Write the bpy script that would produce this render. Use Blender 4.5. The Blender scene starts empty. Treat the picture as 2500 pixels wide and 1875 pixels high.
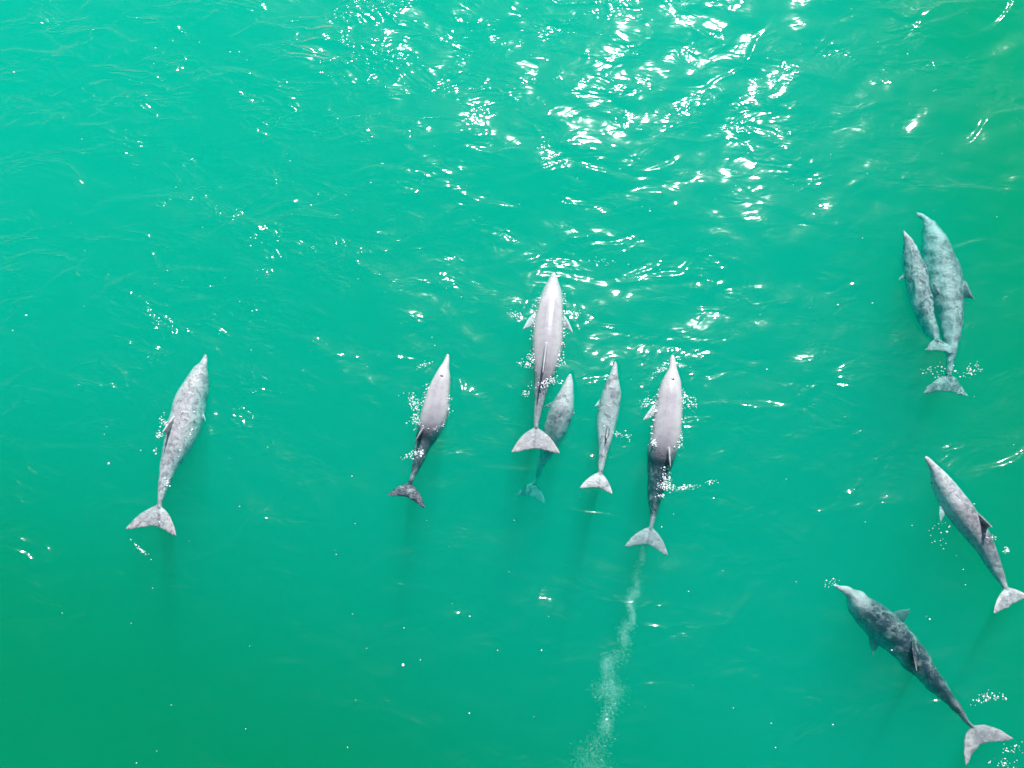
import bpy, bmesh, math, random
import numpy as np
from mathutils import Vector, Matrix

random.seed(7)
rng = np.random.default_rng(11)
sc = bpy.context.scene
COL = sc.collection

# ------------------------------------------------------------------ camera
CAM_D, TILT, HFOV = 11.5, math.radians(18), math.radians(66)
cam_d = bpy.data.cameras.new("camera")
cam = bpy.data.objects.new("camera", cam_d)
COL.objects.link(cam)
cam.location = (0, -CAM_D * math.sin(TILT), CAM_D * math.cos(TILT))
cam.rotation_euler = (TILT, 0, 0)
cam_d.sensor_fit = 'HORIZONTAL'
cam_d.angle = HFOV
cam_d.clip_end = 1000
sc.camera = cam

# ------------------------------------------------------------------ sky, sun, exposure
SUN_AZ, SUN_EL = math.radians(12), math.radians(44)
world = bpy.data.worlds.new("World")
sc.world = world
world.use_nodes = True
wt = world.node_tree
sky = wt.nodes.new('ShaderNodeTexSky')
sky.sky_type = 'NISHITA'
sky.sun_disc = False
sky.sun_elevation = SUN_EL
sky.sun_rotation = SUN_AZ
wt.links.new(sky.outputs[0], wt.nodes['Background'].inputs[0])
wt.nodes['Background'].inputs[1].default_value = 0.075
sun_d = bpy.data.lights.new("sun", 'SUN')
sun_d.energy = 5.0
sun_d.angle = math.radians(0.5)
sun_d.color = (1.0, 0.975, 0.94)
sun = bpy.data.objects.new("sun", sun_d)
COL.objects.link(sun)
SUN = Vector((math.sin(SUN_AZ) * math.cos(SUN_EL), math.cos(SUN_AZ) * math.cos(SUN_EL), math.sin(SUN_EL)))
sun.rotation_euler = SUN.to_track_quat('Z', 'Y').to_euler()
sun.location = SUN * 40

vs = sc.view_settings
vs.view_transform = 'Standard'
vs.look = 'None'
vs.gamma = 1.0
vs.use_curve_mapping = False
vs.exposure = 0.72
cy = sc.cycles
cy.max_bounces = 12
cy.volume_bounces = 5
cy.diffuse_bounces = 3
cy.glossy_bounces = 2
cy.transparent_max_bounces = 12
cy.sample_clamp_indirect = 8
cy.caustics_reflective = False
cy.caustics_refractive = False
cy.use_denoising = True


# ------------------------------------------------------------------ helpers
class NT:
    def __init__(s, name):
        s.mat = bpy.data.materials.new(name)
        s.mat.use_nodes = True
        s.t = s.mat.node_tree
        s.t.nodes.clear()
        s.out = s.n('ShaderNodeOutputMaterial')

    def n(s, typ, ins=None, **props):
        nd = s.t.nodes.new(typ)
        for k, v in props.items():
            setattr(nd, k, v)
        for k, v in (ins or {}).items():
            sock = nd.inputs[k]
            if isinstance(v, bpy.types.NodeSocket):
                s.t.links.new(v, sock)
            else:
                sock.default_value = v
        return nd

    def math(s, op, a, b=0.0, c=None, clamp=False):
        nd = s.n('ShaderNodeMath', {0: a, 1: b}, operation=op, use_clamp=clamp)
        if c is not None:
            if isinstance(c, bpy.types.NodeSocket):
                s.t.links.new(c, nd.inputs[2])
            else:
                nd.inputs[2].default_value = c
        return nd.outputs[0]

    def ramp(s, v, lo, hi, a=0.0, b=1.0):
        return s.n('ShaderNodeMapRange', {0: v, 1: lo, 2: hi, 3: a, 4: b}, interpolation_type='SMOOTHSTEP').outputs[0]

    def mix(s, f, a, b):
        nd = s.n('ShaderNodeMix', data_type='RGBA')
        for i, v in ((0, f), (6, a), (7, b)):
            if isinstance(v, bpy.types.NodeSocket):
                s.t.links.new(v, nd.inputs[i])
            else:
                nd.inputs[i].default_value = v
        return nd.outputs[2]


def tag(o, label=None, cat=None, group=None, kind=None):
    for k, v in (('label', label), ('category', cat), ('group', group), ('kind', kind)):
        if v:
            o[k] = v
    return o


def link(name, me, mat=None, parent=None):
    o = bpy.data.objects.new(name, me)
    COL.objects.link(o)
    if mat is not None:
        me.materials.clear()
        me.materials.append(mat)
    if parent is not None:
        o.parent = parent
    return o


M_CAM = Matrix.Translation(cam.location) @ cam.rotation_euler.to_matrix().to_4x4()
HALF = math.tan(HFOV / 2)


def at(px, py, z=0.0):
    """Point at height z of the place that the photograph shows at (px, py), 2500 x 1875."""
    d = M_CAM.to_3x3() @ Vector(((px - 1250) / 1250 * HALF, -(py - 937.5) / 1250 * HALF, -1.0))
    k = (z - cam.location.z) / d.z
    return cam.location + d * k


def scale_at(px, py, z=0.0):
    return (at(px + 5, py, z) - at(px - 5, py, z)).length / 10


def mesh_from(name, verts, faces, smooth=True):
    me = bpy.data.meshes.new(name)
    me.from_pydata([tuple(v) for v in verts], [], faces)
    if smooth:
        me.polygons.foreach_set('use_smooth', [True] * len(me.polygons))
    me.update()
    return me


# ------------------------------------------------------------------ the sea: a body of turbid green water
m = NT("sea_water")
coef = m.n('ShaderNodeVolumeCoefficients', {
    'Absorption Coefficients': (1.15, 0.096, 0.190),
    'Scatter Coefficients': (0.002, 0.37, 0.35),
    'Anisotropy': 0.2})
m.t.links.new(coef.outputs[0], m.out.inputs['Volume'])
SEA = m.mat
R, DEEP = 300.0, 30.0
box = [(x, y, z) for z in (-DEEP, 0) for x, y in ((-R, -R), (R, -R), (R, R), (-R, R))]
sea = link("sea", mesh_from("sea", box, [(3, 2, 1, 0), (4, 5, 6, 7), (0, 1, 5, 4), (1, 2, 6, 5), (2, 3, 7, 6), (3, 0, 4, 7)], False), SEA)
tag(sea, kind='structure')

# added absorbing volume, shaped to darken and green the right and near-side water
m = NT("darkening_volume")
coef = m.n('ShaderNodeVolumeCoefficients', {'Absorption Coefficients': (.3, .095, .30), 'Scatter Coefficients': (0, .01, 0), 'Anisotropy': .3})
m.t.links.new(coef.outputs[0], m.out.inputs['Volume'])


def bump01(v, lo, hi):
    t = min(max((v - lo) / (hi - lo), 0), 1)
    return t * t * (3 - 2 * t)


g = 56
lv = []
for j in range(g + 1):
    for i in range(g + 1):
        x, y = -28 + 56 * i / g, -28 + 56 * j / g
        f = max(bump01(x, .5, 8.5), bump01(-y - .45 * x, -1, 6.5), bump01(-y, 1, 7) * .8)
        lv.append((x, y, -.05 - 5 * (1 - f)))
lf = [(j * (g + 1) + i, j * (g + 1) + i + 1, (j + 1) * (g + 1) + i + 1, (j + 1) * (g + 1) + i) for j in range(g) for i in range(g)]
nb = len(lv)
lv += [(x, y, -12.0) for x, y, _ in lv]
lf += [tuple(k + nb for k in f)[::-1] for f in lf]
rim = [i for i in range(g + 1)] + [(j * (g + 1) + g) for j in range(1, g + 1)] + [g * (g + 1) + i for i in range(g - 1, -1, -1)] + [j * (g + 1) for j in range(g - 1, 0, -1)]
lf += [(rim[k], rim[k] + nb, rim[(k + 1) % len(rim)] + nb, rim[(k + 1) % len(rim)]) for k in range(len(rim))]
tag(link("darkening_layer", mesh_from("darkening_layer", lv, lf, False), m.mat), kind='stuff')

m = NT("silt")
nz = m.n('ShaderNodeTexNoise', {'Scale': 0.15, 'Detail': 5})
bs = m.n('ShaderNodeBsdfDiffuse', {'Color': m.mix(nz.outputs[0], (0.16, 0.15, 0.10, 1), (0.30, 0.28, 0.20, 1))})
m.t.links.new(bs.outputs[0], m.out.inputs['Surface'])
SILT = m.mat
g = 40
bv = [((i / g - .5) * 2 * (R - 2), (j / g - .5) * 2 * (R - 2), -22 + rng.normal(0, .4)) for j in range(g + 1) for i in range(g + 1)]
bf = [(j * (g + 1) + i, j * (g + 1) + i + 1, (j + 1) * (g + 1) + i + 1, (j + 1) * (g + 1) + i) for j in range(g) for i in range(g)]
tag(link("seabed", mesh_from("seabed", bv, bf), SILT), kind='structure')

# ------------------------------------------------------------------ dolphins
# px rows: (x, y, half width) of the body from beak tip to the root of the fluke, in photograph pixels
# ztop: height of the back along the body (0 beak .. 1 fluke root), water level = 0
DOLPHINS = [
    dict(label="lone dolphin far to the left, just under the surface, with broad pale flukes",
         rows=[(500.5, 866, 3), (497, 878, 7), (492, 889, 11), (484, 902, 20), (474, 920, 27), (462, 944, 34), (449, 972, 38), (437, 1022, 40),
               (422, 1073, 35), (405, 1124, 24), (397.5, 1157, 17), (391, 1191, 11), (387, 1225, 6), (386.5, 1240, 5.5)],
         z=[(0, -.07), (.12, -.045), (.3, -.012), (.55, -.012), (.75, -.04), (1, -.03)], roll=6, wet=.6, caustic_mottle=.8, fd=.42, grain=2.0,
         fluke=((386.5, 1232), (378, 1287), (307, 1292), (432, 1309), -.03),
         dorsal=((430, 1008), (409, 1068), (396, 1056), .22),
         flip=[((483, 975), (486, 995), (503, 1030), -.22)]),
    dict(label="bare backed dolphin with dark blowhole, between the lone left dolphin and the central group",
         rows=[(1093, 866, 3.5), (1091, 876, 6), (1087.5, 888, 9), (1083, 900, 14), (1077.7, 918, 21), (1068, 952, 29), (1059.5, 993, 34), (1050.6, 1025, 33),
               (1037, 1061, 26), (1027.5, 1088, 19.5), (1021, 1115, 14.6), (1012.6, 1142, 10), (1004.5, 1166, 6.5), (999, 1183, 4.5)],
         z=[(0, .02), (.1, .05), (.2, .09), (.42, .11), (.5, .06), (.6, -.06), (.8, -.12), (1, -.08)], roll=4, wet=.9, caustic_mottle=.2, dark=.9, fd=1.0, dw=1.05, grain=1.5,
         fluke=((999, 1178), (991, 1215), (946, 1210), (1039, 1242), -.06),
         dorsal=((1040, 1032), (1021, 1078), (1013, 1078), .20), blow=(1075, 918),
         flip=[((1093, 962), (1089, 992), (1096, 1019), -.12)]),
    dict(label="large dolphin swimming ahead of the group, bare back, tall fin and both flippers spread",
         rows=[(1352, 665, 3.5), (1351.5, 672, 8), (1351, 682, 13), (1349, 704, 23.7), (1347, 726, 30), (1344, 752, 35), (1340, 789.5, 38.5), (1337.6, 827, 38.7), (1334.6, 864, 34),
               (1329, 901.7, 25.6), (1321.5, 939, 18), (1316.6, 976, 12), (1311, 1014, 7.8), (1308.4, 1045, 5.5)],
         z=[(0, -.05), (.08, -.03), (.14, .02), (.25, .10), (.45, .14), (.6, .10), (.7, -.01), (.85, -.05), (1, -.03)], roll=0, wet=.9, caustic_mottle=.2, dark=.55, dw=.6, t0=.6, fd=.45, grain=1.8,
         fluke=((1307, 1042), (1309, 1098), (1247.5, 1105), (1368, 1108), -.02),
         dorsal=((1336, 820), (1324, 918), (1325, 912), .30),
         flip=[((1309, 752), (1307, 788), (1276, 804), -.06), ((1376, 758), (1378, 790), (1399, 814), -.06)]),
    dict(label="calf passing under the flukes of the large leading dolphin, its own flukes deep and faint",
         rows=[(1392.5, 915, 4), (1391, 924, 8), (1388, 939, 13), (1382.4, 961.5, 20), (1377, 978, 26), (1372.7, 995, 30), (1360, 1032.5, 30), (1351, 1058.7, 26), (1341, 1088.6, 20),
               (1331.6, 1111, 14), (1321, 1133.5, 9), (1312, 1163, 5.5), (1305, 1180, 4.5)],
         z=[(0, -.06), (.3, -.07), (.5, -.16), (.75, -.5), (1, -.85)], roll=-8, wet=1.0, fd=.5, dark=.6, t0=.2, dw=.5,
         fluke=((1305, 1177), (1295, 1214), (1259, 1209), (1331, 1232), -.9),
         dorsal=((1350, 1062), (1341, 1100), (1332, 1104), .12),
         flip=[((1398, 985), (1396, 1000), (1405, 1014), -.25), ((1346, 975), (1346, 990), (1325, 996), -.3)]),
    dict(label="small slender pale dolphin between the half hidden calf and the dolphin trailing bubbles",
         rows=[(1503, 884, 3.5), (1502, 892, 6), (1501, 902, 8), (1499, 920, 13), (1497, 938, 20), (1495, 958, 25), (1488.6, 995, 27), (1482, 1032.5, 24), (1478.5, 1070, 17), (1473, 1107, 10.5),
               (1468.4, 1137, 7.5), (1465, 1158, 5)],
         z=[(0, -.03), (.2, -.05), (.5, -.10), (.8, -.07), (1, -.05)], roll=3, wet=.95, fd=.3, dark=.35, t0=.3, dw=.2,
         fluke=((1465, 1152), (1458, 1193), (1414, 1192), (1496, 1207), -.04),
         dorsal=((1487, 1030), (1481, 1068), (1480, 1074), .11),
         flip=[((1466, 962), (1463, 985), (1451, 994), -.22)]),
    dict(label="dolphin with blowhole showing and white beak, trailing a cloudy line of bubbles",
         rows=[(1642.5, 868, 4), (1643, 876, 7), (1644.5, 897, 10), (1644, 910, 16), (1643.5, 924.4, 23), (1641, 958, 31), (1639, 992, 34), (1635.7, 1025.7, 36), (1631, 1059.5, 36), (1623, 1093, 36),
               (1616.5, 1127, 31), (1610.8, 1160.8, 25), (1605, 1194.6, 21), (1601, 1218, 16), (1599, 1245, 10), (1594, 1272, 6.5), (1589, 1292, 4.5)],
         z=[(0, .03), (.1, .06), (.2, .11), (.42, .13), (.5, .07), (.6, -.08), (.8, -.16), (1, -.13)], roll=-5, wet=.9, caustic_mottle=.2, dark=1.0, dw=.95, fd=.5, grain=1.5,
         fluke=((1589, 1286), (1579, 1331), (1523, 1335), (1631, 1358), -.14),
         dorsal=((1632, 1078), (1632, 1140), (1637, 1142), .27), blow=(1646, 925),
         flip=[((1609, 970), (1602, 1008), (1569, 1027), -.05)]),
    dict(label="larger dolphin of the submerged pair, on the right side of its smaller companion",
         rows=[(2239, 520, 5), (2249, 525, 7), (2259, 531, 9), (2270, 540, 15), (2284, 556, 23), (2297, 582, 31), (2307, 613, 37), (2317, 643.7, 41), (2324.4, 674.4, 41), (2327.5, 705, 38),
               (2330.6, 736, 33), (2333.7, 766.6, 26), (2333.7, 797, 21), (2330, 828, 15), (2328, 859, 10), (2324, 886.5, 7), (2321, 914, 5.5), (2320, 924, 5)],
         z=[(0, -.26), (.2, -.20), (.5, -.16), (.8, -.18), (1, -.24)], roll=38, wet=1.3, caustic_mottle=.95, wob=.012, dark=.62, t0=.15, dw=.5, fd=.75,
         fluke=((2320, 915), (2310, 956), (2252, 961), (2361, 969), -.24),
         dorsal=((2350, 680), (2352, 731), (2380, 733), .12),
         flip=[((2286, 640), (2286, 665), (2290, 705), -.5)]),
    dict(label="smaller slim dolphin on the left of the submerged pair, beside the larger one",
         rows=[(2208.6, 563, 3.5), (2213, 573, 6), (2220, 584, 9), (2228, 599, 15), (2238, 628, 23), (2247.6, 659, 25), (2253.7, 690, 26), (2260, 720.5, 25), (2267, 751, 20), (2276, 780, 16),
               (2283, 803.5, 12), (2288, 820, 7), (2290, 832, 6)],
         z=[(0, -.08), (.3, -.13), (.6, -.14), (1, -.20)], roll=30, wet=1.3, wob=.011, dark=.65, t0=.2, dw=.6, fd=.4,
         fluke=((2289, 826), (2291, 858), (2257, 856), (2333, 866), -.22),
         dorsal=((2279, 688), (2285, 724), (2299, 723), .08),
         flip=[((2222, 645), (2224, 665), (2192, 686), -.32)]),
    dict(label="dolphin at the right edge, dark curved fin, its flukes cut by the frame",
         rows=[(2263, 1117, 5), (2271.5, 1126, 8), (2281, 1137, 10), (2290, 1147, 14), (2301, 1161, 20), (2315, 1180, 25), (2336.7, 1210, 30), (2355.6, 1234.6, 31), (2374.6, 1261.8, 31), (2393.6, 1289, 29),
               (2410, 1316, 25), (2423.5, 1343, 20), (2434, 1370, 16), (2444, 1394.7, 11), (2453, 1419, 7), (2460, 1440, 4.5)],
         z=[(0, .0), (.15, -.035), (.4, -.008), (.6, -.01), (.8, -.06), (1, -.05)], roll=18, wet=.62, dark=.6, t0=.35, dw=.7, fd=.35, grain=1.9,
         fluke=((2458, 1434), (2461, 1486), (2423, 1499), (2508, 1454), -.04),
         dorsal=((2384, 1250), (2411, 1293), (2424, 1289), .20),
         flip=[((2296, 1204), (2311, 1242), (2296, 1277), -.20)]),
    dict(label="big dark dolphin in the lower right corner, heading left with broad pale flukes",
         rows=[(2040, 1431, 5), (2052, 1435, 7), (2064, 1439, 9), (2080, 1449, 16), (2099, 1466, 26), (2125.7, 1487, 34), (2152, 1509, 39), (2181, 1533, 41), (2210.5, 1561, 39), (2234, 1589, 36),
               (2254.4, 1615, 32), (2275, 1641.5, 27), (2295, 1668, 22), (2316, 1694, 17), (2333, 1717.5, 12), (2351, 1741, 8), (2366, 1764, 6), (2375, 1776, 5.5)],
         z=[(0, -.10), (.2, -.14), (.5, -.10), (.8, -.10), (1, -.04)], roll=-4, wet=1.0, caustic_mottle=.5, wob=.015, dark=1.0, t0=.12, tone=.85, dw=.8, fd=.48,
         fluke=((2371, 1770), (2392, 1822), (2355, 1870), (2474, 1803), -.04),
         dorsal=((2222, 1550), (2248, 1630), (2238, 1640), .26),
         flip=[((2122, 1512), (2160, 1556), (2134, 1602), -.42), ((2185, 1496), (2212, 1525), (2222, 1486), -.3)]),
]


def catmull(P, n):
    """Resample an (k, d) polyline smoothly to n points, evenly by length."""
    P = np.asarray(P, float)
    Q = np.vstack([2 * P[0] - P[1], P, 2 * P[-1] - P[-2]])
    out = []
    for i in range(len(P) - 1):
        p0, p1, p2, p3 = Q[i:i + 4]
        for t in np.linspace(0, 1, 24, endpoint=False):
            out.append(.5 * (2 * p1 + (p2 - p0) * t + (2 * p0 - 5 * p1 + 4 * p2 - p3) * t * t + (3 * p1 - p0 - 3 * p2 + p3) * t ** 3))
    out.append(P[-1])
    out = np.array(out)
    L = np.r_[0, np.cumsum(np.linalg.norm(np.diff(out[:, :3], axis=0), axis=1))]
    s = np.linspace(0, L[-1], n)
    return np.stack([np.interp(s, L, out[:, k]) for k in range(out.shape[1])], 1), L[-1]


def loft(rings, verts, faces):
    """Closed skin over a list of equal rings (arrays n x 3), capped at both ends."""
    n = len(rings[0])
    b = len(verts)
    for r in rings:
        verts.extend(tuple(p) for p in r)
    for i in range(len(rings) - 1):
        for j in range(n):
            k = (j + 1) % n
            faces.append((b + i * n + j, b + i * n + k, b + (i + 1) * n + k, b + (i + 1) * n + j))
    faces.append(tuple(b + j for j in range(n))[::-1])
    e = b + (len(rings) - 1) * n
    faces.append(tuple(e + j for j in range(n)))


def fin(A, B, T, lead, trail, th, verts, faces, bend=None, n=18, tipc=.03):
    """A swept fin: root chord A (front) to B (rear), tip T; bulging leading and hollow trailing edge."""
    A, B, T = (np.array(v, float) for v in (A, B, T))
    chord = B - A
    span = T - (A + B) / 2
    nrm = np.cross(chord, span)
    nrm /= np.linalg.norm(nrm) + 1e-9
    L = np.linalg.norm(span)
    ch = chord / (np.linalg.norm(chord) + 1e-9)
    sp = span / (L + 1e-9)
    e = ch - sp * float(ch @ sp)
    e /= np.linalg.norm(e) + 1e-9                  # across the span, towards the trailing edge
    ca = (A + T) / 2 - e * lead * L
    cb = (B + T) / 2 - e * trail * L
    rings = []
    ang = np.linspace(0, 2 * math.pi, 14, endpoint=False)
    for v in 1 - (1 - np.linspace(0, .99, n)) ** 1.5:
        f = (1 - v) ** 2 * A + 2 * v * (1 - v) * ca + v * v * T
        r = (1 - v) ** 2 * B + 2 * v * (1 - v) * cb + v * v * (T + e * tipc * L * max(0.0, 1 - v ** 6))
        c, h = (f + r) / 2, (r - f) / 2
        t = max(th * (1 - .72 * v), .016) / 2
        off = np.zeros(3) if bend is None else np.array(bend) * v * v
        rings.append(np.array([c + off - h * math.cos(a) + nrm * t * math.sin(a) * (1 - .25 * math.cos(a + math.pi)) for a in ang]))
    loft(rings, verts, faces)


def lerp_prof(prof, s):
    return np.interp(s, [p[0] for p in prof], [p[1] for p in prof])


def smooth_prof(prof, s):
    return sum(lerp_prof(prof, np.clip(s + d, 0, 1)) for d in (-.05, -.025, 0, .025, .05)) / 5


def skin_material():
    m = NT("dolphin_skin")
    cape = m.n('ShaderNodeAttribute', attribute_name='cape').outputs['Fac']
    wet = m.n('ShaderNodeAttribute', attribute_name='wet', attribute_type='OBJECT').outputs['Fac']
    tone = m.n('ShaderNodeAttribute', attribute_name='tone', attribute_type='OBJECT').outputs['Fac']
    grain = m.n('ShaderNodeAttribute', attribute_name='grain', attribute_type='OBJECT').outputs['Fac']
    co = m.n('ShaderNodeVectorMath', {0: m.n('ShaderNodeTexCoord').outputs['Object'], 'Scale': grain}, operation='SCALE').outputs[0]
    pz = m.n('ShaderNodeSeparateXYZ', {0: m.n('ShaderNodeNewGeometry').outputs['Position']}).outputs[2]
    wet = m.math('MULTIPLY', wet, m.ramp(pz, .04, -.01, .07, 1.0))   # the film of water over the back
    tail = m.n('ShaderNodeAttribute', attribute_name='tail').outputs['Fac']
    warp = m.n('ShaderNodeTexNoise', {'Vector': co, 'Scale': 6.0, 'Detail': 2})
    cw = m.n('ShaderNodeVectorMath', {0: co, 1: m.n('ShaderNodeVectorMath', {0: warp.outputs['Color'], 'Scale': .22}, operation='SCALE').outputs[0]}, operation='ADD').outputs[0]
    big = m.n('ShaderNodeTexNoise', {'Vector': cw, 'Scale': 7.0, 'Detail': 4, 'Roughness': .6}).outputs[0]
    fine = m.n('ShaderNodeTexNoise', {'Vector': cw, 'Scale': 38.0, 'Detail': 5, 'Roughness': .65}).outputs[0]
    vor = m.n('ShaderNodeTexVoronoi', {'Vector': cw, 'Scale': 9.0, 'Smoothness': .6}, feature='SMOOTH_F1').outputs[0]
    mo = m.math('MULTIPLY', m.n('ShaderNodeAttribute', attribute_name='caustic_mottle', attribute_type='OBJECT').outputs['Fac'], .62)  # dark and pale blotches imitate dappled underwater light in the skin colour
    c = m.mix(m.ramp(cape, .15, .9), (.42, .41, .42, 1), (.30, .29, .315, 1))
    c = m.mix(m.math('MULTIPLY', m.ramp(fine, .42, .72), m.math('MULTIPLY_ADD', mo, .4, .03)), c, (.46, .455, .46, 1))
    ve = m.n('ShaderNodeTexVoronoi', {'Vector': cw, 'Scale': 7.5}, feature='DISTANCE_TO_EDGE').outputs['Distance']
    c = m.mix(m.math('MULTIPLY', m.ramp(big, .49, .60), mo), c, (.060, .070, .095, 1))
    c = m.mix(m.math('MULTIPLY', m.ramp(big, .48, .34), mo), c, (.46, .46, .46, 1))
    c = m.mix(m.math('MULTIPLY', tail, m.ramp(big, .30, .50, .55, 1.0)), c, (.020, .026, .045, 1))
    c = m.mix(m.math('MULTIPLY', m.math('MULTIPLY', m.ramp(ve, .20, .0), m.ramp(warp.outputs['Fac'], .44, .60)), mo), c, (.40, .40, .39, 1))   # pale vein network: water caustics painted into the skin colour
    c = m.n('ShaderNodeVectorMath', {0: c, 1: m.n('ShaderNodeCombineXYZ', {0: tone, 1: tone, 2: tone}).outputs[0]}, operation='MULTIPLY').outputs[0]
    b1 = m.n('ShaderNodeBump', {'Height': vor, 'Strength': m.math('MULTIPLY', wet, .2), 'Distance': .05})
    b2 = m.n('ShaderNodeBump', {'Height': fine, 'Strength': m.math('ADD', m.math('MULTIPLY', wet, .45), .01), 'Distance': .025, 'Normal': b1.outputs[0]})
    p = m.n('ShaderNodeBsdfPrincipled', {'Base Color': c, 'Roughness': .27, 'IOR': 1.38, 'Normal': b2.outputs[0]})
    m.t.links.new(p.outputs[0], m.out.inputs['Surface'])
    return m.mat


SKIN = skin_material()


def flat_mat(name, col, rough):
    m = NT(name)
    nz = m.n('ShaderNodeTexNoise', {'Scale': 60.0})
    c = m.mix(nz.outputs[0], col, tuple(v * .8 for v in col[:3]) + (1,))
    p = m.n('ShaderNodeBsdfPrincipled', {'Base Color': c, 'Roughness': rough})
    m.t.links.new(p.outputs[0], m.out.inputs['Surface'])
    return m.mat


DARK = flat_mat("dark_wet_skin", (.012, .012, .016, 1), .2)


def ball(name, c, r, axes, mat, parent):
    bm = bmesh.new()
    bmesh.ops.create_uvsphere(bm, u_segments=12, v_segments=8, radius=1)
    for v in bm.verts:
        v.co = axes[0] * (v.co.x * r[0]) + axes[1] * (v.co.y * r[1]) + axes[2] * (v.co.z * r[2])
    me = bpy.data.meshes.new(name)
    bm.to_mesh(me)
    bm.free()
    me.polygons.foreach_set('use_smooth', [True] * len(me.polygons))
    o = link(name, me, mat, parent)
    o.location = c
    return o


hole_pts = []
foam_src = []


def build_dolphin(d):
    rows = d['rows']
    cum = np.r_[0, np.cumsum([math.hypot(rows[i + 1][0] - rows[i][0], rows[i + 1][1] - rows[i][1]) for i in range(len(rows) - 1)])]
    cum /= cum[-1]
    ctrl = []
    for (x, y, hw), s in zip(rows, cum):
        z = float(smooth_prof(d['z'], s))
        p = at(x, y, z)
        ctrl.append((p.x, p.y, z, hw * scale_at(x, y, z)))
    N = 72
    S, L = catmull(ctrl, N)
    s = np.linspace(0, 1, N)
    T = np.gradient(S[:, :3], axis=0)
    T /= np.linalg.norm(T, axis=1)[:, None]
    roll = math.radians(d.get('roll', 0)) * np.clip((s - .05) / .3, 0, 1)
    ratio = np.interp(s, [0, .08, .14, .2, .35, .55, .75, .9, 1], [.7, .75, 1.0, 1.08, 1.08, 1.05, 1.2, 1.55, 1.5])
    a = S[:, 3]
    b = a * ratio
    up0 = np.array([0, 0, 1.0])
    side = np.cross(up0, T)          # T runs from beak to tail, so this is the animal's right
    side /= np.linalg.norm(side, axis=1)[:, None]
    up = np.cross(T, side)
    ca, sa = np.cos(roll)[:, None], np.sin(roll)[:, None]
    u = up * ca + side * sa
    sd = side * ca - up * sa
    C = S[:, :3].copy()
    C[:, 2] -= b * (.75 + .25 * ca[:, 0])
    verts, faces = [], []
    ang = np.linspace(0, 2 * math.pi, 28, endpoint=False)
    rings = []
    for i in range(N):
        cs, sn = np.cos(ang), np.sin(ang)
        back = np.where(sn > 0, 1.0, .95)
        ridge = np.interp(s[i], [0, .5, .8, 1], [0, 0, .25, .3])
        w = a[i] * np.sign(cs) * np.abs(cs) ** (.95 + ridge)
        h = b[i] * back * np.sign(sn) * np.abs(sn) ** (.95 + .2 * ridge)
        rings.append(C[i] + sd[i] * w[:, None] + u[i] * h[:, None])
    tip = C[0] - T[0] * a[0] * .8
    rings = [C[0] + (rings[0] - C[0]) * .55 - T[0] * a[0] * .7] + rings
    loft(rings, verts, faces)

    def near(p):
        return int(np.argmin(np.linalg.norm(S[:, :2] - np.array(p)[:2], axis=1)))

    # flukes: two lobes in one plane
    f0, notch, lt, rt, fz = d['fluke']
    zf = C[-1][2]
    A = np.array(at(*f0, zf))
    Bn = np.array(at(*notch, fz - .01))
    for tp in (lt, rt):
        Tp = np.array(at(*tp, fz))
        out = Tp - (A + Bn) / 2
        inn = -out / np.linalg.norm(out) * .03
        fin(A + inn, Bn + inn * .6, Tp, .27, .05, .055, verts, faces, bend=(0, 0, .02), tipc=.10)
    # dorsal fin
    df, dr, dt, dh = d['dorsal']
    i0, i1 = near(at(*df, 0)), near(at(*dr, 0))
    z0 = C[i0][2] + b[i0] * u[i0][2] * .80
    z1 = C[i1][2] + b[i1] * u[i1][2] * .62
    A, Bn = np.array(at(*df, z0)), np.array(at(*dr, z1))
    zt = (C[i1] + u[i1] * b[i1])[2] + dh
    fin(A, Bn, np.array(at(*dt, zt)), .10, .20, .055, verts, faces)
    # flippers
    for fa, fb, ft, fz2 in d['flip']:
        k = near(at(*fa, 0))
        zz = C[k][2] - .15 * b[k]
        A, Bn = np.array(at(*fa, zz)), np.array(at(*fb, zz))
        inn = C[k] - A
        inn[2] = 0
        inn = inn / np.linalg.norm(inn) * .05
        fin(A + inn, Bn + inn, np.array(at(*ft, fz2)), .20, -.02, .05, verts, faces)

    me = mesh_from("dolphin_shape", verts, faces)
    bm = bmesh.new()
    bm.from_mesh(me)
    bmesh.ops.recalc_face_normals(bm, faces=bm.faces)
    bm.to_mesh(me)
    bm.free()
    tmp = link("shape_tmp", me)
    rm = tmp.modifiers.new("r", 'REMESH')
    rm.mode = 'VOXEL'
    rm.voxel_size = .0085
    sm = tmp.modifiers.new("s", 'SMOOTH')
    sm.factor = .5
    sm.iterations = 5
    dg = bpy.context.evaluated_depsgraph_get()
    body = bpy.data.meshes.new_from_object(tmp.evaluated_get(dg))
    bpy.data.objects.remove(tmp)
    bpy.data.meshes.remove(me)
    body.name = "dolphin"
    n = len(body.vertices)
    co = np.empty(n * 3)
    body.vertices.foreach_get('co', co)
    co = co.reshape(-1, 3)
    # cape: dark saddle over the back, from where each point sits round the spine
    cape = np.zeros(n)
    tailv = np.zeros(n)
    for k0 in range(0, n, 4000):
        q = co[k0:k0 + 4000]
        dd = ((q[:, None, :] - C[None]) ** 2).sum(2)
        k = dd.argmin(1)
        v = q - C[k]
        uu = (v * u[k]).sum(1) / b[k]
        ss = np.abs((v * sd[k]).sum(1)) / a[k]
        tailv[k0:k0 + 4000] = np.clip((s[k] - d.get('t0', .5)) / .1, 0, 1) * np.clip((.99 - s[k]) / .08, 0, 1) * np.clip(d.get('dw', .6) + .35 - ss * .35, 0, 1) * d.get('dark', 0)
        tailv[k0:k0 + 4000] = np.maximum(tailv[k0:k0 + 4000], d.get('fd', 0) * np.clip((s[k] - .93) / .05, 0, 1))
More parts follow.
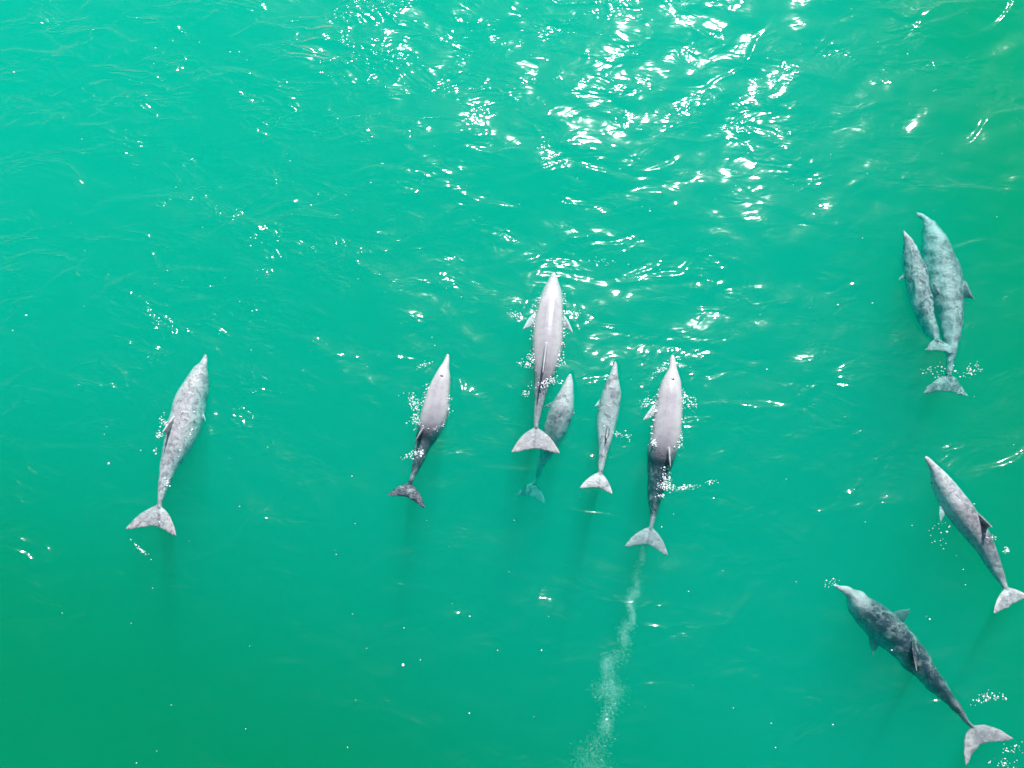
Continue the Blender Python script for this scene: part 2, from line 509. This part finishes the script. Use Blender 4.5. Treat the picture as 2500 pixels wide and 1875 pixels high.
        cape[k0:k0 + 4000] = np.clip(1.15 - ss * 1.25, 0, 1) * (uu > 0) * np.clip((s[k] - .12) / .12, 0, 1)
    wob = d.get('wob', .003)
    if wob:
        ph = rng.uniform(0, 6.28, (8, 2))
        kk = rng.normal(0, 1, (8, 3)) * np.array([34, 16, 10])
        dx = sum(np.sin(co @ kk[i] + ph[i, 0]) for i in range(8)) / 8 ** .5
        dy = sum(np.sin(co @ kk[i] + ph[i, 1]) for i in range(8)) / 8 ** .5
        under = np.clip(-(co[:, 2]) / .08, 0, 1)
        co[:, 0] += wob * dx * under
        co[:, 1] += wob * .6 * dy * under
    hole_pts.append(co.copy())
    mid = C[N // 2].copy()
    co -= mid
    body.vertices.foreach_set('co', co.ravel())
    at_ = body.attributes.new('cape', 'FLOAT', 'POINT')
    at_.data.foreach_set('value', cape.astype(np.float32))
    at_ = body.attributes.new('tail', 'FLOAT', 'POINT')
    at_.data.foreach_set('value', tailv.astype(np.float32))
    body.polygons.foreach_set('use_smooth', [True] * len(body.polygons))
    body.update()
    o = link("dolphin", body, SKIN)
    o.location = mid
    o['wet'] = float(d['wet'])
    o['grain'] = float(d.get('grain', 1.0))
    o['caustic_mottle'] = float(d.get('caustic_mottle', d['wet']))
    o['tone'] = float(d.get('tone', 1.0))
    tag(o, d['label'], 'dolphin', 'pod of dolphins swimming up the picture')
    mid = Vector(mid)
    # eyes on both sides of the head, blowhole on top where it shows
    k = int(N * .17)
    for sg in (-1, 1):
        c = C[k] + sd[k] * sg * a[k] * .97 - u[k] * b[k] * .15
        ball("eye", Vector(c) - mid, (.014, .014, .012), (Vector(T[k]), Vector(sd[k]), Vector(u[k])), DARK, o)
    if 'blow' in d:
        p = at(*d['blow'], .1)
        k = near(p)
        c = C[k] + u[k] * (b[k] - .004)
        ball("blowhole", Vector(c) - mid, (.017, .024, .010), (Vector(T[k]), Vector(sd[k]), Vector(u[k])), DARK, o)
    foam_src.append((S, C, a, b, s, sd))
    return o


for d in DOLPHINS:
    build_dolphin(d)

# ------------------------------------------------------------------ the water's wavy surface, parted where the dolphins lie in it
X0, X1, Y0, Y1, ST = -11.0, 11.0, -7.0, 10.0, .024
nx, ny = int((X1 - X0) / ST) + 1, int((Y1 - Y0) / ST) + 1
gx, gy = np.meshgrid(np.linspace(X0, X1, nx), np.linspace(Y0, Y1, ny))
h = np.zeros_like(gx)
NW = 90
lam = np.exp(rng.uniform(math.log(.28), math.log(5.5), NW))
th = rng.normal(math.radians(-96), math.radians(52), NW)
slope = 0.12 * math.sqrt(2 / NW) * np.where(lam > 2.5, .8, 1.0)
for l, t, sl in zip(lam, th, slope):
    k = 2 * math.pi / l
    p = k * (gx * math.cos(t) + gy * math.sin(t)) + rng.uniform(0, 6.28)
    h += sl / k * (np.sin(p) + .18 * np.sin(2 * p + 1.57))
env = np.minimum.reduce([(gx - X0), (X1 - gx), (gy - Y0), (Y1 - gy)])
h *= np.clip(env / 1.0, 0, 1)
# small steep ripple packets where swimmers and gusts roughen the water: (px, py, length px, tilt deg)
PACK = [(1380, 668, 150, -8), (1540, 682, 120, 6), (1670, 680, 110, 4), (1760, 690, 40, 10), (1600, 832, 70, -4), (1720, 850, 90, -6), (1830, 880, 70, -4),
        (2045, 895, 60, 22), (1975, 975, 40, 40), (1250, 590, 60, -10), (1420, 580, 70, 4), (1620, 540, 90, 8), (1850, 1030, 40, 15), (770, 765, 40, -25),
        (748, 952, 20, -30), (905, 990, 50, -40), (1125, 1143, 45, -15), (2380, 905, 40, 40), (980, 1520, 90, 15), (1340, 1560, 50, -8), (1560, 1840, 80, -5),
        (2090, 450, 50, 30), (1750, 1395, 30, 40), (1660, 1192, 60, 5), (340, 1345, 35, -40), (2270, 745, 60, 32), (2150, 1507, 60, 32), (2160, 1105, 30, 10)]
for px, py, ln, an in PACK:
    c = at(px, py)
    L = ln * scale_at(px, py) * .6
    an = math.radians(an)
    du = (gx - c.x) * math.cos(an) + (gy - c.y) * math.sin(an)
    dv = -(gx - c.x) * math.sin(an) + (gy - c.y) * math.cos(an)
    dv = dv + .25 * du * du / max(L, .1) * rng.uniform(-.5, .5)
    h += .010 * np.exp(-(du / L) ** 2 - (dv / .11) ** 2) * np.sin(dv * 26 + rng.uniform(0, 6))
# short wind-blown crests, steeper on the side they run towards; most of them up and to the left
for _ in range(260):
    cx_, cy_ = rng.uniform(-9.5, 9.5), rng.uniform(-5.5, 9)
    if rng.uniform() > np.clip(.25 + .09 * (cy_ + 2) - .05 * cx_, .12, 1):
        continue
    L, an = rng.uniform(.25, .8), rng.normal(math.radians(14), .35)
    i0, i1 = [int(np.clip((v - X0) / ST, 0, nx)) for v in (cx_ - 2, cx_ + 2)]
    j0, j1 = [int(np.clip((v - Y0) / ST, 0, ny)) for v in (cy_ - 2, cy_ + 2)]
    ax, ay = gx[j0:j1, i0:i1] - cx_, gy[j0:j1, i0:i1] - cy_
    du = ax * math.cos(an) + ay * math.sin(an)
    dv = -ax * math.sin(an) + ay * math.cos(an)
    dv = dv + rng.uniform(-.35, .35) * du * du + .05 * np.sin(du * rng.uniform(3, 7) + rng.uniform(0, 6))
    pr = np.where(dv > 0, np.exp(-(dv / .05) ** 2), np.exp(-(np.abs(dv) / .22) ** 1.3))
    h[j0:j1, i0:i1] += rng.uniform(.016, .040) * np.exp(-(du / L) ** 2) * pr
# bow ripples in front of the heads that break the surface: (px, py, radius m, opening deg, heading deg)
for px, py, r0, hd in [(1093, 885, .22, 75), (1352, 690, .30, 92), (1643, 890, .24, 92), (1503, 905, .22, 84), (500, 890, .25, 65), (2265, 1130, .22, 125)]:
    c = at(px, py)
    for q_ in range(3):
        cxr, cyr = gx - c.x, gy - c.y
        r = np.hypot(cxr, cyr)
        dth = np.angle(np.exp(1j * (np.arctan2(cyr, cxr) - math.radians(hd))))
        rr = r0 + .13 * q_
        h += .007 / (1 + .5 * q_) * np.exp(-((r - rr) / .04) ** 2) * np.exp(-(dth / 1.35) ** 4)
# little waves thrown off to both sides of the backs that break the surface
for di in (1, 2, 5, 0):
    S_, C_, a_, b_, s_, sd_ = foam_src[di]
    for sv in (.18, .27, .38, .5):
        k = int(sv * (len(s_) - 1))
        T_ = S_[k + 1, :2] - S_[k - 1, :2]
        hd = math.atan2(-T_[1], -T_[0])
        for sg in (-1, 1):
            q_ = C_[k] + sd_[k] * sg * (a_[k] + .10 + .30 * sv)
            an = hd + math.pi - sg * -.45
            du = (gx - q_[0]) * math.cos(an) + (gy - q_[1]) * math.sin(an)
            dv = -(gx - q_[0]) * math.sin(an) + (gy - q_[1]) * math.cos(an)
            h += .011 * np.exp(-(du / .16) ** 2) * np.exp(-(dv / .045) ** 2)
mask = np.zeros((ny, nx), bool)
CZ = np.array(cam.location)
for P in hole_pts:
    P = P[P[:, 2] < .02]
    kk = (0 - CZ[2]) / (P[:, 2] - CZ[2])
    F = CZ + (P - CZ) * kk[:, None]
    i = np.clip(((F[:, 0] - X0) / ST).round().astype(int), 0, nx - 1)
    j = np.clip(((F[:, 1] - Y0) / ST).round().astype(int), 0, ny - 1)
    mask[j, i] = True
for _ in range(1):
    mk = mask.copy()
    mk[1:] |= mask[:-1]; mk[:-1] |= mask[1:]; mk[:, 1:] |= mask[:, :-1]; mk[:, :-1] |= mask[:, 1:]
    mask = mk
idx = np.arange(nx * ny).reshape(ny, nx)
q = np.stack([idx[:-1, :-1], idx[:-1, 1:], idx[1:, 1:], idx[1:, :-1]], -1).reshape(-1, 4)
keep = ~(mask[:-1, :-1] & mask[:-1, 1:] & mask[1:, 1:] & mask[1:, :-1]).reshape(-1)
q = q[keep]
verts = np.stack([gx, gy, h], -1).reshape(-1, 3)
outer = np.array([(-R, -R, 0), (R, -R, 0), (R, R, 0), (-R, R, 0)])
b0 = len(verts)
verts = np.vstack([verts, outer])
c00, c10, c11, c01 = idx[0, 0], idx[0, -1], idx[-1, -1], idx[-1, 0]
extra = np.array([(b0, b0 + 1, c10, c00), (b0 + 1, b0 + 2, c11, c10), (b0 + 2, b0 + 3, c01, c11), (b0 + 3, b0, c00, c01)])
q = np.vstack([q, extra])
me = bpy.data.meshes.new("water")
me.vertices.add(len(verts))
me.vertices.foreach_set('co', verts.astype(np.float32).ravel())
me.loops.add(len(q) * 4)
me.loops.foreach_set('vertex_index', q.astype(np.int32).ravel())
me.polygons.add(len(q))
me.polygons.foreach_set('loop_start', np.arange(len(q), dtype=np.int32) * 4)
me.polygons.foreach_set('use_smooth', [True] * len(q))
me.update(calc_edges=True)
me.validate()

m = NT("water_surface")
co = m.n('ShaderNodeNewGeometry').outputs['Position']
rot = m.n('ShaderNodeMapping', {'Vector': co, 'Rotation': (0, 0, math.radians(-12)), 'Scale': (.55, 1.0, 1.0)}).outputs[0]
n1 = m.n('ShaderNodeTexNoise', {'Vector': rot, 'Scale': 2.9, 'Detail': 2.2, 'Roughness': .5, 'Distortion': .7}).outputs[0]
n2 = m.n('ShaderNodeTexNoise', {'Vector': rot, 'Scale': 1.1, 'Detail': 2}).outputs[0]
n3 = m.n('ShaderNodeTexNoise', {'Vector': rot, 'Scale': 26.0, 'Detail': 2}).outputs[0]
patch = m.ramp(n2, .38, .68)
nr = m.n('ShaderNodeTexNoise', {'Vector': rot, 'Scale': 1.9, 'Detail': 3, 'Roughness': .6, 'Distortion': .5}).outputs[0]
ridge = m.math('POWER', m.math('SUBTRACT', 1.0, m.math('ABSOLUTE', m.math('MULTIPLY_ADD', nr, 5.0, -2.5)), clamp=True), 2.5)
sxyz = m.n('ShaderNodeSeparateXYZ', {0: co})
gust = m.ramp(m.math('MULTIPLY_ADD', sxyz.outputs[0], -.9, m.math('MULTIPLY', sxyz.outputs[1], .6)), .5, 6.5, .24, .95)
b0 = m.n('ShaderNodeBump', {'Height': ridge, 'Strength': m.math('MULTIPLY', m.math('MULTIPLY_ADD', patch, .6, .25), gust), 'Distance': .05})
b1 = m.n('ShaderNodeBump', {'Height': n1, 'Strength': m.math('MULTIPLY_ADD', patch, .75, .25), 'Distance': .068, 'Normal': b0.outputs[0]})
b2 = m.n('ShaderNodeBump', {'Height': n3, 'Strength': m.math('MULTIPLY', patch, .35), 'Distance': .004, 'Normal': b1.outputs[0]})
nrm = b2.outputs[0]
dt = m.math('ABSOLUTE', m.n('ShaderNodeVectorMath', {0: nrm, 1: m.n('ShaderNodeNewGeometry').outputs['Incoming']}, operation='DOT_PRODUCT').outputs['Value'], clamp=True)
fr = m.math('MULTIPLY_ADD', m.math('POWER', m.math('SUBTRACT', 1.0, dt), 5.0), .98, .02)
gl = m.n('ShaderNodeBsdfGlossy', {'Roughness': .105, 'Normal': nrm})
gr = m.n('ShaderNodeBsdfGlossy', {'Roughness': .30, 'Normal': b1.outputs[0]})
gm = m.n('ShaderNodeMixShader', {0: .035, 1: gl.outputs[0], 2: gr.outputs[0]})
tr = m.n('ShaderNodeBsdfTransparent', {'Color': (1, 1, 1, 1)})
mx = m.n('ShaderNodeMixShader', {0: fr, 1: tr.outputs[0], 2: gm.outputs[0]})
m.t.links.new(mx.outputs[0], m.out.inputs['Surface'])
water = link("water", me, m.mat)
tag(water, kind='structure')

# ------------------------------------------------------------------ foam, droplets and bubbles
FOAM = flat_mat("foam", (.90, .92, .94, 1), .3)
ICO_V, ICO_F = None, None
bm = bmesh.new()
bmesh.ops.create_icosphere(bm, subdivisions=1, radius=1)
ICO_V = np.array([v.co[:] for v in bm.verts])
bm.verts.ensure_lookup_table()
ICO_F = np.array([[v.index for v in f.verts] for f in bm.faces])
bm.free()


def blobs(name, pts, rad, mat, flat=.6, parent=None):
    pts = np.asarray(pts, float)
    rad = np.asarray(rad, float)
    n = len(pts)
    sc3 = np.stack([rad * rng.uniform(.7, 1.5, n), rad * rng.uniform(.7, 1.2, n), rad * flat], 1)
    V = (ICO_V[None] * sc3[:, None, :] + pts[:, None, :]).reshape(-1, 3)
    F = (ICO_F[None] + (np.arange(n) * len(ICO_V))[:, None, None]).reshape(-1, 3)
    me = bpy.data.meshes.new(name)
    me.vertices.add(len(V))
    me.vertices.foreach_set('co', V.astype(np.float32).ravel())
    me.loops.add(len(F) * 3)
    me.loops.foreach_set('vertex_index', F.astype(np.int32).ravel())
    me.polygons.add(len(F))
    me.polygons.foreach_set('loop_start', np.arange(len(F), dtype=np.int32) * 3)
    me.polygons.foreach_set('use_smooth', [True] * len(F))
    me.update(calc_edges=True)
    return link(name, me, mat, parent)


# foam flecks strewn over the sea
n = 300
P = np.stack([rng.uniform(-9, 9, n), rng.uniform(-6, 8, n), np.full(n, .012)], 1)
fl = blobs("foam_flecks", P, np.exp(rng.normal(math.log(.0062), .5, n)), FOAM)
tag(fl, kind='stuff')

# droplets and froth washed up along the waterline of the surfaced dolphins: (dolphin, from s, to s, left n, right n)
pts, rad = [], []


def edge_foam(di, s0, s1, nl, nr, spread):
    S, C, a, b, s, sd = foam_src[di]
    for sg, cnt in ((-1, nl), (1, nr)):
        mids = rng.uniform(s0, s1, 7)
        for _ in range(int(cnt * .6)):
            k = int(np.clip(rng.choice(mids) + rng.normal(0, .02), 0, 1) * (len(s) - 1))
            off = abs(rng.normal(0, spread))
            p = C[k] + sd[k] * sg * (a[k] * .93 + off)
            pts.append((p[0] + rng.normal(0, .01), p[1] + rng.normal(0, .01), .012))
            rad.append(np.exp(rng.normal(math.log(.0055), .5)))


def clump(px, py, n, sx, sy=None, ang=0.0, r=.006, z=.014):
    c = at(px, py, z)
    k = scale_at(px, py)
    sy = sx if sy is None else sy
    ca, sa = math.cos(math.radians(ang)), math.sin(math.radians(ang))
    for _ in range(int(n * .95)):
        e, f = rng.normal(0, sx * k), rng.normal(0, sy * k)
        pts.append((c.x + e * ca - f * sa, c.y + e * sa + f * ca, z + rng.uniform(0, .01)))
        rad.append(np.exp(rng.normal(math.log(r), .4)))


edge_foam(1, .25, .55, 90, 50, .03)
edge_foam(2, .15, .62, 120, 120, .025)
edge_foam(5, .2, .5, 90, 90, .03)
edge_foam(0, .4, .75, 50, 30, .02)
for c in [(1010, 985, 110, 6, 16, 20), (1016, 1030, 60, 8, 8), (1060, 1036, 40, 10, 6), (1024, 1105, 60, 9, 5), (1000, 1115, 25, 10, 4, 10), (1035, 892, 30, 12, 3, 25),
          (1303, 872, 80, 10, 8), (1290, 893, 40, 14, 4, -20), (1330, 935, 110, 16, 6, 15), (1345, 925, 40, 7, 6), (1283, 960, 30, 6, 3), (1368, 880, 60, 6, 14), (1265, 773, 35, 10, 6, -30), (1410, 765, 20, 5, 4),
          (1602, 1080, 120, 9, 6), (1658, 1075, 70, 6, 10), (1627, 1170, 90, 7, 14), (1625, 1190, 70, 12, 4, -6), (1676, 1190, 60, 14, 3, 6), (1735, 1178, 20, 8, 3, 10), (1613, 1211, 20, 6, 3),
          (1690, 985, 50, 6, 8), (1582, 985, 60, 9, 9), (1610, 905, 35, 10, 4, 30), (1660, 892, 30, 10, 3, -20), (1510, 1060, 20, 8, 6), (1530, 1065, 20, 8, 5),
          (404, 1033, 30, 4, 6), (408, 1180, 30, 3, 6), (390, 1062, 25, 6, 4), (2300, 1310, 25, 18, 20), (2455, 1345, 25, 5, 4), (2420, 1312, 20, 8, 4, -30),
          (2285, 905, 40, 25, 10, 0), (2370, 905, 45, 16, 6, 35), (2400, 1705, 40, 14, 6, 20), (2430, 1700, 20, 12, 5), (2470, 1830, 25, 14, 6), (2450, 1865, 30, 25, 6),
          (2030, 1425, 20, 12, 8), (345, 1343, 40, 16, 2, -38), (1470, 640, 20, 30, 10)]:
    ang = c[5] if len(c) > 5 else 0
    sy = c[4] if len(c) > 4 else None
    clump(c[0], c[1], c[2], c[3], sy, ang)
fr_ = blobs("splash_foam", pts, rad, FOAM)
tag(fr_, kind='stuff')

# the bubble trail of the dolphin with the white beak
BUB = flat_mat("bubble", (.80, .82, .82, 1), .3)
path = np.array([(1567, 1335, 5), (1560, 1380, 5), (1552, 1420, 7), (1545, 1450, 9), (1541, 1478, 6), (1541, 1505, 4), (1527, 1540, 10), (1525, 1570, 10), (1508, 1605, 18), (1478, 1628, 9), (1490, 1655, 16),
                 (1485, 1685, 26), (1490, 1720, 16), (1483, 1765, 10), (1455, 1815, 30), (1440, 1850, 34), (1440, 1900, 40)], float)
pts, rad = [], []
cumd = np.r_[0, np.cumsum(np.hypot(*np.diff(path[:, :2], axis=0).T))]
for _ in range(15000):
    t = rng.uniform(0, cumd[-1])
    px, py, w = (np.interp(t, cumd, path[:, i]) for i in range(3))
    if rng.uniform() > np.clip(.40 + .6 * t / cumd[-1] + .45 * math.sin(t * .05 + 2 * math.sin(t * .021)), .1, 1):
        continue
    z = -rng.uniform(.18, .55)
    p = at(px + rng.normal(0, w * .7) + 7 * math.sin(t * .08), py + rng.normal(0, 12), z)
    pts.append(p[:])
    rad.append(min(np.exp(rng.normal(math.log(.0014), .5)), .006))
for px, py, w, hh, cnt in [(1478, 1630, 6, 14, 500), (1490, 1680, 22, 10, 500), (1500, 1690, 14, 12, 300), (1482, 1768, 8, 12, 400), (1548, 1452, 7, 5, 200), (1526, 1560, 9, 5, 150), (1540, 1478, 5, 6, 150)]:
    for _ in range(cnt):
        p = at(px + rng.normal(0, w), py + rng.normal(0, hh), -rng.uniform(.15, .5))
        pts.append(p[:])
        rad.append(rng.uniform(.0010, .0024))
tag(blobs("bubbles", pts, rad, BUB, flat=1.0), kind='stuff')
